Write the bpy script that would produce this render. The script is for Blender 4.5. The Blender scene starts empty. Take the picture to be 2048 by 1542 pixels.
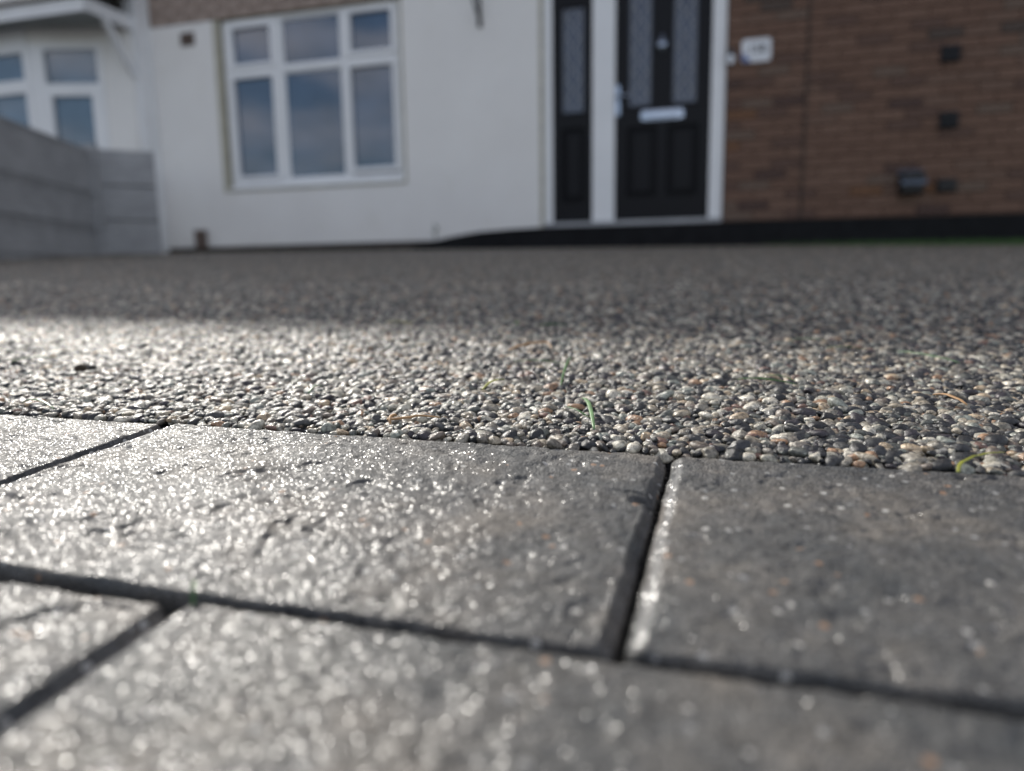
import bpy, math, random
import numpy as np
from mathutils import Matrix, Vector

random.seed(7)
rng = np.random.default_rng(11)
SC = bpy.context.scene
COL = SC.collection
RAD = math.radians

# ------------------------------------------------------------------ camera
YAW, PITCH, ROLL = RAD(15.4), RAD(8.8), RAD(-0.85)
fwd = Vector((-math.sin(YAW) * math.cos(PITCH), math.cos(YAW) * math.cos(PITCH), -math.sin(PITCH)))
r0 = Vector((math.cos(YAW), math.sin(YAW), 0.0))
u0 = r0.cross(fwd)
rt = math.cos(ROLL) * r0 + math.sin(ROLL) * u0
up = -math.sin(ROLL) * r0 + math.cos(ROLL) * u0
cam_d = bpy.data.cameras.new('camera')
cam = bpy.data.objects.new('camera', cam_d)
COL.objects.link(cam)
M = Matrix.Identity(4)
for i in range(3):
    M[i][0], M[i][1], M[i][2] = rt[i], up[i], -fwd[i]
M[2][3] = 0.08
cam.matrix_world = M
cam_d.sensor_width = 36.0
cam_d.lens = 1421.0 / 2048.0 * 36.0
cam_d.clip_start = 0.005
cam_d.clip_end = 600.0
cam_d.dof.use_dof = True
cam_d.dof.focus_distance = 0.305
cam_d.dof.aperture_fstop = cam_d.lens / 4.5
SC.camera = cam

# ------------------------------------------------------------------ light
SUN_EL, SUN_AZ = RAD(34.0), RAD(-46.0)          # azimuth from +Y towards +X
sun_dir = Vector((math.sin(SUN_AZ) * math.cos(SUN_EL), math.cos(SUN_AZ) * math.cos(SUN_EL), math.sin(SUN_EL)))
sd = bpy.data.lights.new('sun', 'SUN')
sd.energy = 4.0
sd.angle = RAD(0.8)
sd.color = (1.0, 0.955, 0.88)
so = bpy.data.objects.new('sun', sd)
so.rotation_euler = sun_dir.to_track_quat('Z', 'Y').to_euler()
so.location = (-6, 6, 12)
COL.objects.link(so)

W = bpy.data.worlds.new('World')
SC.world = W
W.use_nodes = True
wn, wl = W.node_tree.nodes, W.node_tree.links
wn.clear()
sky = wn.new('ShaderNodeTexSky')
sky.sky_type = 'NISHITA'
sky.sun_disc = False
sky.sun_elevation = SUN_EL
sky.sun_rotation = SUN_AZ
sky.dust_density = 1.2
wtc = wn.new('ShaderNodeTexCoord')
wmp = wn.new('ShaderNodeMapping')
wmp.inputs['Scale'].default_value = (1.0, 1.0, 3.2)
wno = wn.new('ShaderNodeTexNoise')
wno.inputs['Scale'].default_value = 3.6
wno.inputs['Detail'].default_value = 6.0
wno.inputs['Roughness'].default_value = 0.55
wra = wn.new('ShaderNodeMapRange')
wra.inputs['From Min'].default_value = 0.42
wra.inputs['From Max'].default_value = 0.64
wra.inputs['To Max'].default_value = 0.85
wmx = wn.new('ShaderNodeMix')
wmx.data_type = 'RGBA'
wmx.inputs['B'].default_value = (9.2, 8.7, 8.7, 1)
wbg = wn.new('ShaderNodeBackground')
wbg.inputs['Strength'].default_value = 0.12
wou = wn.new('ShaderNodeOutputWorld')
wl.new(wtc.outputs['Generated'], wmp.inputs['Vector'])
wl.new(wmp.outputs['Vector'], wno.inputs['Vector'])
wl.new(wno.outputs['Fac'], wra.inputs['Value'])
wl.new(wra.outputs['Result'], wmx.inputs['Factor'])
wl.new(sky.outputs['Color'], wmx.inputs['A'])
wl.new(wmx.outputs['Result'], wbg.inputs['Color'])
wl.new(wbg.outputs['Background'], wou.inputs['Surface'])

SC.view_settings.view_transform = 'Standard'
SC.view_settings.look = 'None'
SC.view_settings.exposure = 0.34
SC.view_settings.gamma = 1.0
SC.view_settings.use_curve_mapping = False
SC.render.engine = 'CYCLES'
SC.cycles.use_denoising = True
SC.cycles.use_adaptive_sampling = False
SC.cycles.max_bounces = 6
SC.cycles.sample_clamp_indirect = 6.0

# ------------------------------------------------------------------ helpers
SB, SY = -0.012, 0.0483                         # cross fall and fall of the driveway plane
def gz(x, y): return SB * x + SY * y

def tagt(o, label, cat, group=None):
    o['label'] = label
    o['category'] = cat
    if group: o['group'] = group
    return o

ORG = {}
def thing(name, loc, label, cat, group=None):
    o = bpy.data.objects.new(name, None)
    o.location = loc
    o.empty_display_size = 0.05
    COL.objects.link(o)
    ORG[o.name] = Vector(loc)
    return tagt(o, label, cat, group)

def link(name, me, mat, parent=None, label=None):
    """me is in world coordinates; moved to the parent's frame"""
    if parent is not None:
        org = ORG.get(parent.name, Vector((0, 0, 0)))
        if not me.get('_sh'):
            me.transform(Matrix.Translation(-org))
        ORGN = org
    o = bpy.data.objects.new(name, me)
    COL.objects.link(o)
    if parent is not None:
        o.parent = parent
        ORG[o.name] = ORG.get(parent.name, Vector((0, 0, 0)))
    if mat is not None:
        me.materials.clear()
        me.materials.append(mat)
    if label: o['label'] = label
    return o

def mesh(verts, faces, smooth=False):
    me = bpy.data.meshes.new('m')
    me.from_pydata([tuple(v) for v in verts], [], faces)
    me.update()
    if smooth: me.polygons.foreach_set('use_smooth', [True] * len(me.polygons))
    return me

def boxes(lst, bev=0.0, fr=None):
    """list of (x0,x1,y0,y1,z0,z1) -> one mesh; fr maps local to world"""
    V, F = [], []
    for (x0, x1, y0, y1, z0, z1) in lst:
        if bev <= 0:
            b = len(V)
            V += [(x0, y0, z0), (x1, y0, z0), (x1, y1, z0), (x0, y1, z0), (x0, y0, z1), (x1, y0, z1), (x1, y1, z1), (x0, y1, z1)]
            F += [tuple(b + i for i in f) for f in ((0, 3, 2, 1), (4, 5, 6, 7), (0, 1, 5, 4), (1, 2, 6, 5), (2, 3, 7, 6), (3, 0, 4, 7))]
        else:
            # bevelled front (towards -y): 12 verts
            b = len(V)
            g = bev
            V += [(x0, y0 + g, z0), (x1, y0 + g, z0), (x1, y0 + g, z1), (x0, y0 + g, z1),
                  (x0 + g, y0, z0 + g), (x1 - g, y0, z0 + g), (x1 - g, y0, z1 - g), (x0 + g, y0, z1 - g),
                  (x0, y1, z0), (x1, y1, z0), (x1, y1, z1), (x0, y1, z1)]
            F += [tuple(b + i for i in f) for f in ((4, 5, 6, 7), (0, 1, 5, 4), (1, 2, 6, 5), (2, 3, 7, 6), (3, 0, 4, 7),
                  (8, 9, 1, 0), (9, 10, 2, 1), (10, 11, 3, 2), (11, 8, 0, 3), (8, 11, 10, 9))]
    if fr is not None: V = [fr(*v) for v in V]
    return mesh(V, F)

def part(name, b, mat, parent, bev=0.0, fr=None, label=None):
    if isinstance(b[0], (int, float)): b = [b]
    return link(name, boxes(b, bev, fr), mat, parent, label)

def prism(poly, y0, y1, fr=None):
    """polygon in x,z extruded from y0 to y1"""
    n = len(poly)
    V = [(x, y0, z) for x, z in poly] + [(x, y1, z) for x, z in poly]
    F = [tuple(range(n)), tuple(range(2 * n - 1, n - 1, -1))]
    F += [(i, (i + 1) % n + 0, (i + 1) % n + n, i + n)[::-1] for i in range(n)]
    if fr is not None: V = [fr(*v) for v in V]
    return mesh(V, F)

def tube(pts, rad, n=8, flat=1.0):
    pts = [Vector(p) for p in pts]
    if not hasattr(rad, '__len__'): rad = [rad] * len(pts)
    V, F = [], []
    for i, p in enumerate(pts):
        t = (pts[min(i + 1, len(pts) - 1)] - pts[max(i - 1, 0)]).normalized()
        a = t.cross(Vector((0, 0, 1)))
        if a.length < 1e-3: a = t.cross(Vector((0, 1, 0)))
        a.normalize()
        b = a.cross(t).normalized()
        for k in range(n):
            w = 2 * math.pi * k / n
            V.append(p + rad[i] * (math.cos(w) * a + flat * math.sin(w) * b))
    for i in range(len(pts) - 1):
        for k in range(n):
            k2 = (k + 1) % n
            F.append((i * n + k, i * n + k2, (i + 1) * n + k2, (i + 1) * n + k))
    F.append(tuple(range(n))[::-1])
    F.append(tuple((len(pts) - 1) * n + k for k in range(n)))
    return mesh(V, F, True)

# ------------------------------------------------------------------ materials
class NT:
    def __init__(s, name):
        s.m = bpy.data.materials.new(name)
        s.m.use_nodes = True
        s.t = s.m.node_tree
        s.n, s.l = s.t.nodes, s.t.links
        s.b = s.n['Principled BSDF']
    def new(s, k, **kw):
        nd = s.n.new(k)
        for a, v in kw.items():
            if a.startswith('_'): setattr(nd, a[1:], v)
            else: nd.inputs[a.replace('__', ' ')].default_value = v
        return nd
    def coord(s, scale=1.0, out='Object', sc=None):
        tc = s.new('ShaderNodeTexCoord')
        mp = s.new('ShaderNodeMapping')
        mp.inputs['Scale'].default_value = sc if sc else (scale,) * 3
        s.l.new(tc.outputs[out], mp.inputs['Vector'])
        return mp.outputs['Vector']
    def noise(s, vec, scale, detail=4, rough=0.55):
        nd = s.new('ShaderNodeTexNoise', Scale=scale, Detail=detail, Roughness=rough)
        s.l.new(vec, nd.inputs['Vector'])
        return nd.outputs['Fac']
    def voro(s, vec, scale, out='Distance', feat='F1'):
        nd = s.new('ShaderNodeTexVoronoi', Scale=scale)
        nd.feature = feat
        s.l.new(vec, nd.inputs['Vector'])
        return nd.outputs[out]
    def ramp(s, fac, stops, interp='LINEAR'):
        nd = s.new('ShaderNodeValToRGB')
        cr = nd.color_ramp
        cr.interpolation = interp
        while len(cr.elements) < len(stops): cr.elements.new(0.5)
        for e, (p, c) in zip(cr.elements, stops):
            e.position = p
            e.color = (c[0], c[1], c[2], 1) if hasattr(c, '__len__') else (c, c, c, 1)
        s.l.new(fac, nd.inputs['Fac'])
        return nd.outputs['Color']
    def mix(s, f, a, b, mode='MIX'):
        nd = s.new('ShaderNodeMix')
        nd.data_type = 'RGBA'
        nd.blend_type = mode
        for k, v in (('Factor', f), ('A', a), ('B', b)):
            if hasattr(v, 'links') or isinstance(v, bpy.types.NodeSocket): s.l.new(v, nd.inputs[k])
            else: nd.inputs[k].default_value = v if k == 'Factor' else (v[0], v[1], v[2], 1)
        return nd.outputs['Result']
    def math(s, op, a, b=0.0, c=None):
        nd = s.new('ShaderNodeMath')
        nd.operation = op
        for i, v in enumerate((a, b, c)):
            if v is None: continue
            if isinstance(v, bpy.types.NodeSocket): s.l.new(v, nd.inputs[i])
            else: nd.inputs[i].default_value = v
        return nd.outputs[0]
    def bump(s, h, strength, dist, prev=None):
        nd = s.new('ShaderNodeBump', Strength=strength, Distance=dist)
        s.l.new(h, nd.inputs['Height'])
        if prev is not None: s.l.new(prev, nd.inputs['Normal'])
        return nd.outputs['Normal']
    def setb(s, **kw):
        for a, v in kw.items():
            k = a.replace('__', ' ')
            if isinstance(v, bpy.types.NodeSocket): s.l.new(v, s.b.inputs[k])
            else: s.b.inputs[k].default_value = (v[0], v[1], v[2], 1) if hasattr(v, '__len__') else v
        return s.m

def plain(name, col, rough=0.5, var=0.12, nscale=6.0, bump=0.0, bscale=60.0, metal=0.0, **kw):
    t = NT(name)
    v = t.coord()
    n = t.noise(v, nscale, 5)
    c = t.ramp(n, [(0.3, [x * (1 - var) for x in col]), (0.7, [min(1, x * (1 + var)) for x in col])])
    t.setb(Base__Color=c, Roughness=rough, Metallic=metal, **kw)
    if bump:
        t.setb(Normal=t.bump(t.noise(v, bscale, 4), 0.6, bump))
    return t.m

def flakes(t, vec, scale, k, base=None):
    """crystal faces: every little cell leans its own way"""
    vn = t.new('ShaderNodeTexVoronoi', Scale=scale)
    t.l.new(vec, vn.inputs['Vector'])
    sub = t.new('ShaderNodeVectorMath'); sub.operation = 'SUBTRACT'; sub.inputs[1].default_value = (0.5, 0.5, 0.5)
    t.l.new(vn.outputs['Color'], sub.inputs[0])
    scl = t.new('ShaderNodeVectorMath'); scl.operation = 'SCALE'; scl.inputs['Scale'].default_value = k
    t.l.new(sub.outputs[0], scl.inputs[0])
    add = t.new('ShaderNodeVectorMath'); add.operation = 'ADD'
    if base is None: base = t.new('ShaderNodeNewGeometry').outputs['Normal']
    t.l.new(base, add.inputs[0]); t.l.new(scl.outputs[0], add.inputs[1])
    nm = t.new('ShaderNodeVectorMath'); nm.operation = 'NORMALIZE'
    t.l.new(add.outputs[0], nm.inputs[0])
    return nm.outputs[0]

def pebble_mat(name, src):
    t = NT(name)
    if src == 'info':
        r = t.new('ShaderNodeObjectInfo').outputs['Random']
    else:
        a = t.new('ShaderNodeAttribute')
        a.attribute_name = 'tint'
        r = a.outputs['Fac']
    stops = [(0.00, (0.010, 0.011, 0.013)), (0.20, (0.018, 0.021, 0.026)), (0.28, (0.024, 0.020, 0.026)), (0.36, (0.038, 0.039, 0.040)),
             (0.44, (0.085, 0.09, 0.080)), (0.50, (0.15, 0.135, 0.115)), (0.55, (0.19, 0.175, 0.145)), (0.62, (0.33, 0.315, 0.265)),
             (0.72, (0.27, 0.235, 0.18)), (0.78, (0.20, 0.215, 0.19)), (0.83, (0.13, 0.105, 0.085)), (0.89, (0.26, 0.155, 0.09)),
             (0.91, (0.15, 0.085, 0.065)), (0.925, (0.36, 0.28, 0.19)), (0.95, (0.50, 0.47, 0.40))]
    base = t.ramp(r, stops, 'CONSTANT')
    v = t.coord()
    sp = t.noise(v, 900.0 if src == 'info' else 500.0, 3, 0.7)
    sp = t.ramp(sp, [(0.36, 0.42), (0.5, 1.0), (0.64, 1.55)])
    c = t.mix(1.0, base, sp, 'MULTIPLY')
    c = t.mix(1.0, c, (1.06, 1.04, 1.00), 'MULTIPLY')
    nb = t.bump(t.noise(v, 1300.0, 3, 0.65), 0.8, 0.0005)
    fl = flakes(t, v, 4200.0, 0.75, nb)
    t.setb(Base__Color=c, Roughness=0.5, Normal=nb, IOR=1.45, Coat__Weight=0.30, Coat__Roughness=0.13, Coat__IOR=1.5)
    t.l.new(fl, t.b.inputs['Coat Normal'])
    return t.m

def paver_mat():
    t = NT('damp_grey_concrete')
    v = t.coord()
    big = t.noise(v, 22.0, 6, 0.6)
    mid = t.noise(v, 160.0, 5, 0.65)
    fin = t.noise(v, 900.0, 3, 0.7)
    c = t.ramp(big, [(0.34, (0.036, 0.040, 0.042)), (0.50, (0.078, 0.076, 0.072)), (0.64, (0.120, 0.108, 0.092))])
    c = t.mix(1.0, c, t.ramp(mid, [(0.32, 0.55), (0.5, 1.0), (0.66, 1.35)]), 'MULTIPLY')
    c = t.mix(1.0, c, t.ramp(fin, [(0.33, 0.45), (0.5, 1.0), (0.68, 1.7)]), 'MULTIPLY')
    # embedded aggregate specks: pale, tan and dark
    vn = t.new('ShaderNodeTexVoronoi', Scale=330.0)
    t.l.new(v, vn.inputs['Vector'])
    pick = t.new('ShaderNodeSeparateColor')
    t.l.new(vn.outputs['Color'], pick.inputs[0])
    near = t.math('LESS_THAN', vn.outputs['Distance'], 0.36)
    on = t.math('MULTIPLY', near, t.math('GREATER_THAN', pick.outputs[0], 0.86))
    sc = t.ramp(pick.outputs[1], [(0.0, (0.02, 0.022, 0.025)), (0.35, (0.26, 0.26, 0.25)), (0.7, (0.25, 0.15, 0.09)), (0.82, (0.42, 0.41, 0.38))], 'CONSTANT')
    c = t.mix(on, c, sc)
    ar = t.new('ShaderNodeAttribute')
    ar.attribute_name = 'arris_glare'
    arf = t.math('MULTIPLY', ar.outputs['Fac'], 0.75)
    c = t.mix(arf, c, (0.19, 0.19, 0.185))  # smooth cement bevel, with sun glare painted in as paler colour
    wet = t.ramp(t.noise(v, 38.0, 4, 0.6), [(0.35, 0.55), (0.65, 0.75)])
    g = t.voro(v, 1250.0, 'Distance', 'F1')
    n1 = t.bump(t.math('SUBTRACT', 1.0, g), 0.9, 0.0006)
    n2 = t.bump(t.noise(v, 1900.0, 2, 0.6), 0.7, 0.0004, n1)
    fl = flakes(t, v, 3000.0, 0.60, None)
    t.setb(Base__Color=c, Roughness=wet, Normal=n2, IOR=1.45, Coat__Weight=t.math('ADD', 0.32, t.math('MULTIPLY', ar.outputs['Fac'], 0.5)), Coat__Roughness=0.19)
    t.l.new(fl, t.b.inputs['Coat Normal'])
    return t.m

def brick_mat():
    t = NT('brown_brick')
    r = t.new('ShaderNodeObjectInfo').outputs['Random']
    c = t.ramp(r, [(0.0, (0.085, 0.050, 0.040)), (0.04, (0.120, 0.070, 0.052)), (0.15, (0.158, 0.090, 0.062)), (0.42, (0.170, 0.098, 0.068)),
                   (0.6, (0.182, 0.107, 0.075)), (0.74, (0.162, 0.098, 0.070)), (0.86, (0.152, 0.104, 0.078)), (0.955, (0.17, 0.085, 0.045)), (0.975, (0.085, 0.062, 0.050))], 'CONSTANT')
    v = t.coord()
    c = t.mix(1.0, c, t.ramp(t.noise(v, 40.0, 5, 0.7), [(0.3, 0.7), (0.7, 1.25)]), 'MULTIPLY')
    t.setb(Base__Color=c, Roughness=0.85, Normal=t.bump(t.noise(v, 180.0, 4), 0.7, 0.003))
    return t.m

def brickwork_mat():
    t = NT('far_brickwork')
    v = t.coord(sc=(1, 1, 1))
    sx = t.new('ShaderNodeSeparateXYZ')
    t.l.new(v, sx.inputs[0])
    cx = t.new('ShaderNodeCombineXYZ')
    t.l.new(t.math('ADD', sx.outputs[0], sx.outputs[1]), cx.inputs[0])
    t.l.new(sx.outputs[2], cx.inputs[1])
    bn = t.new('ShaderNodeTexBrick', Scale=1.0)
    bn.inputs['Brick Width'].default_value = 0.225
    bn.inputs['Row Height'].default_value = 0.075
    bn.inputs['Mortar Size'].default_value = 0.005
    bn.inputs['Color1'].default_value = (0.17, 0.105, 0.08, 1)
    bn.inputs['Color2'].default_value = (0.10, 0.062, 0.05, 1)
    bn.inputs['Mortar'].default_value = (0.2, 0.18, 0.16, 1)
    t.l.new(cx.outputs[0], bn.inputs['Vector'])
    t.setb(Base__Color=bn.outputs['Color'], Roughness=0.9, Normal=t.bump(bn.outputs['Fac'], 0.6, -0.006))
    return t.m

def render_mat():
    t = NT('white_render')
    v = t.coord()
    c = t.ramp(t.noise(v, 1.6, 6, 0.6), [(0.3, (0.79, 0.775, 0.75)), (0.7, (0.85, 0.84, 0.815))])
    st = t.noise(t.coord(sc=(1.0, 1.0, 0.8)), 3.4, 6, 0.7)
    c = t.mix(1.0, c, t.ramp(st, [(0.28, (0.93, 0.93, 0.90)), (0.42, (1.0, 1.0, 1.0))]), 'MULTIPLY')
    n = t.bump(t.noise(v, 140.0, 4, 0.6), 0.5, 0.004)
    t.setb(Base__Color=c, Roughness=0.8, Normal=n)
    return t.m

def glass_mat(name, col, leaded=False, ior=1.9):
    t = NT(name)
    v = t.coord()
    c = t.ramp(t.noise(v, 2.5, 3), [(0.3, [x * 0.7 for x in col]), (0.7, [x * 1.3 for x in col])])
    t.setb(Base__Color=c, Roughness=0.04 if not leaded else 0.16, IOR=ior)
    if leaded:
        t.setb(Normal=t.bump(t.noise(v, 60.0, 2), 0.5, 0.004))
    return t.m

MAT = dict(
    pebble=pebble_mat('wet_resin_pebble', 'info'),
    pebble_far=pebble_mat('wet_resin_pebble_far', 'attr'),
    paver=paver_mat(), brick=brick_mat(), brickwork=brickwork_mat(), render=render_mat(),
    resin=plain('dark_resin_bed', (0.03, 0.03, 0.032), 0.35, 0.3, 200.0, 0.001, 500.0),
    joint=plain('black_joint_sand', (0.022, 0.021, 0.020), 0.8, 0.4, 300.0, 0.001, 700.0),
    ground=plain('dull_tarmac', (0.085, 0.085, 0.085), 0.8, 0.2, 3.0, 0.003, 120.0),
    upvc=plain('white_upvc', (0.80, 0.81, 0.82), 0.3, 0.03, 3.0),
    trim=plain('white_painted_timber', (0.78, 0.79, 0.80), 0.5, 0.05, 4.0),
    soffit=plain('grey_soffit', (0.34, 0.36, 0.35), 0.7, 0.08, 4.0),
    beige=plain('bare_beige_plaster', (0.44, 0.42, 0.34), 0.9, 0.2, 14.0, 0.002, 90.0),
    mortar=plain('grey_brown_mortar', (0.18, 0.115, 0.084), 0.95, 0.2, 30.0, 0.002, 200.0),
    blackplinth=plain('black_masonry_paint', (0.011, 0.0115, 0.013), 0.8, 0.3, 8.0, 0.002, 90.0, Specular__IOR__Level=0.15),
    brownplinth=plain('dark_brown_plinth', (0.045, 0.036, 0.030), 0.8, 0.35, 9.0, 0.002, 90.0),
    black=plain('black_composite_door', (0.0035, 0.004, 0.007), 0.38, 0.1, 5.0, Specular__IOR__Level=0.2),
    chrome=plain('polished_chrome', (0.34, 0.39, 0.47), 0.14, 0.03, 5.0, metal=1.0),
    iron=plain('black_iron', (0.02, 0.022, 0.025), 0.5, 0.2, 20.0, 0.001, 200.0),
    greyplastic=plain('dark_grey_plastic', (0.012, 0.013, 0.016), 0.8, 0.1, 10.0),
    blackplastic=plain('black_plastic', (0.006, 0.006, 0.007), 0.5, 0.1, 10.0),
    whiteplastic=plain('white_plastic', (0.75, 0.78, 0.82), 0.25, 0.03, 10.0),
    terracotta=plain('brown_clay_vent', (0.13, 0.095, 0.08), 0.9, 0.2, 30.0, 0.002, 150.0),
    signwhite=plain('white_sign_enamel', (0.72, 0.74, 0.77), 0.25, 0.03, 10.0),
    signblue=plain('blue_sign_print', (0.05, 0.11, 0.33), 0.3, 0.1, 10.0),
    signblack=plain('black_sign_print', (0.02, 0.02, 0.025), 0.4, 0.1, 10.0),
    glass=glass_mat('window_glass', (0.045, 0.075, 0.13), False, 2.0),
    doorglass=glass_mat('obscure_door_glass', (0.045, 0.065, 0.11), True, 1.6),
    bayglass=glass_mat('bay_glass', (0.10, 0.15, 0.21), False, 1.9),
    lead=plain('lead_came', (0.24, 0.26, 0.29), 0.5, 0.1, 30.0),
    rooftile=plain('brown_roof_tile', (0.09, 0.06, 0.05), 0.9, 0.3, 5.0, 0.01, 30.0),
    bladegreen=plain('green_grass_blade', (0.035, 0.11, 0.018), 0.4, 0.35, 120.0),
    bladepale=plain('pale_green_blade', (0.16, 0.27, 0.12), 0.4, 0.3, 120.0),
    bladeyellow=plain('yellow_green_blade', (0.23, 0.24, 0.03), 0.4, 0.25, 120.0),
    straw=plain('tan_straw', (0.38, 0.22, 0.10), 0.6, 0.25, 160.0),
    soil=plain('brown_crumb', (0.035, 0.025, 0.015), 0.8, 0.3, 200.0),
    turf=plain('artificial_turf', (0.04, 0.095, 0.018), 0.7, 0.35, 30.0),
)
# fence concrete with embossed wood grain
def fence_mat():
    t = NT('grey_painted_concrete')
    v = t.coord(sc=(3.0, 3.0, 45.0))
    g = t.noise(v, 2.0, 6, 0.65)
    v2 = t.coord()
    c = t.ramp(t.noise(v2, 5.0, 5, 0.6), [(0.3, (0.32, 0.325, 0.335)), (0.7, (0.42, 0.425, 0.435))])
    c = t.mix(1.0, c, t.ramp(g, [(0.3, 0.8), (0.7, 1.15)]), 'MULTIPLY')
    t.setb(Base__Color=c, Roughness=0.75, Normal=t.bump(g, 0.7, 0.006))
    return t.m
MAT['fence'] = fence_mat()

# ------------------------------------------------------------------ numpy noise
TAB = rng.random((256, 256))
def vnoise(x, y, s, off=0):
    x = x / s + off * 13.7; y = y / s + off * 7.1
    xi = np.floor(x).astype(int); yi = np.floor(y).astype(int)
    fx = x - xi; fy = y - yi
    fx = fx * fx * (3 - 2 * fx); fy = fy * fy * (3 - 2 * fy)
    a = TAB[xi % 256, yi % 256]; b = TAB[(xi + 1) % 256, yi % 256]
    c = TAB[xi % 256, (yi + 1) % 256]; d = TAB[(xi + 1) % 256, (yi + 1) % 256]
    return (a * (1 - fx) + b * fx) * (1 - fy) + (c * (1 - fx) + d * fx) * fy - 0.5
def fbm(x, y, s, o=4, off=0):
    r = 0; a = 1.0
    for k in range(o):
        w = 0.6 + 1.13 * k + 0.37 * off          # turn every octave so no lattice shows
        xr, yr = x * math.cos(w) - y * math.sin(w), x * math.sin(w) + y * math.cos(w)
        r = r + a * vnoise(xr, yr, s / 2 ** k, off + k * 3); a *= 0.5
    return r
def sstep(a, b, x):
    t = np.clip((x - a) / (b - a), 0, 1)
    return t * t * (3 - 2 * t)

# ------------------------------------------------------------------ ground
def slope_root(name, me, mat):
    o = bpy.data.objects.new(name, me)
    n = Vector((-SB, -SY, 1)).normalized()
    ex = Vector((1, 0, SB)).normalized()
    ey = n.cross(ex)
    R = Matrix((ex, ey, n)).transposed().to_4x4()
    o.matrix_world = R
    COL.objects.link(o)
    me.materials.append(mat)
    o['kind'] = 'structure'
    ORG[o.name] = Vector((0, 0, 0))
    return o

gx = np.array([-300, -40, -14, -8, -4, 0, 4, 8, 14, 40, 300.0])
gy = np.array([-300, -40, -8, -4, -1.5, 0, 2, 4, 6.5, 9, 20, 60, 300.0])
V = [(x, y, SB * min(max(x, -8), 8) + SY * min(max(y, -4), 6.5) - 0.035) for y in gy for x in gx]
F = [(j * 11 + i, j * 11 + i + 1, (j + 1) * 11 + i + 1, (j + 1) * 11 + i) for j in range(12) for i in range(10)]
g = link('ground', mesh(V, F, True), MAT['ground'])
g['kind'] = 'structure'

EDGE = 0.2695                                    # where the gravel starts
drive = slope_root('driveway', boxes([(-9.0, 5.5, EDGE - 0.0008, 5.93, -0.03, -0.0042)]), MAT['resin'])
pave = slope_root('block_paving', boxes([(-1.3, 0.9, -0.9, EDGE - 0.002, -0.03, -0.0110)]), MAT['joint'])

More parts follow.
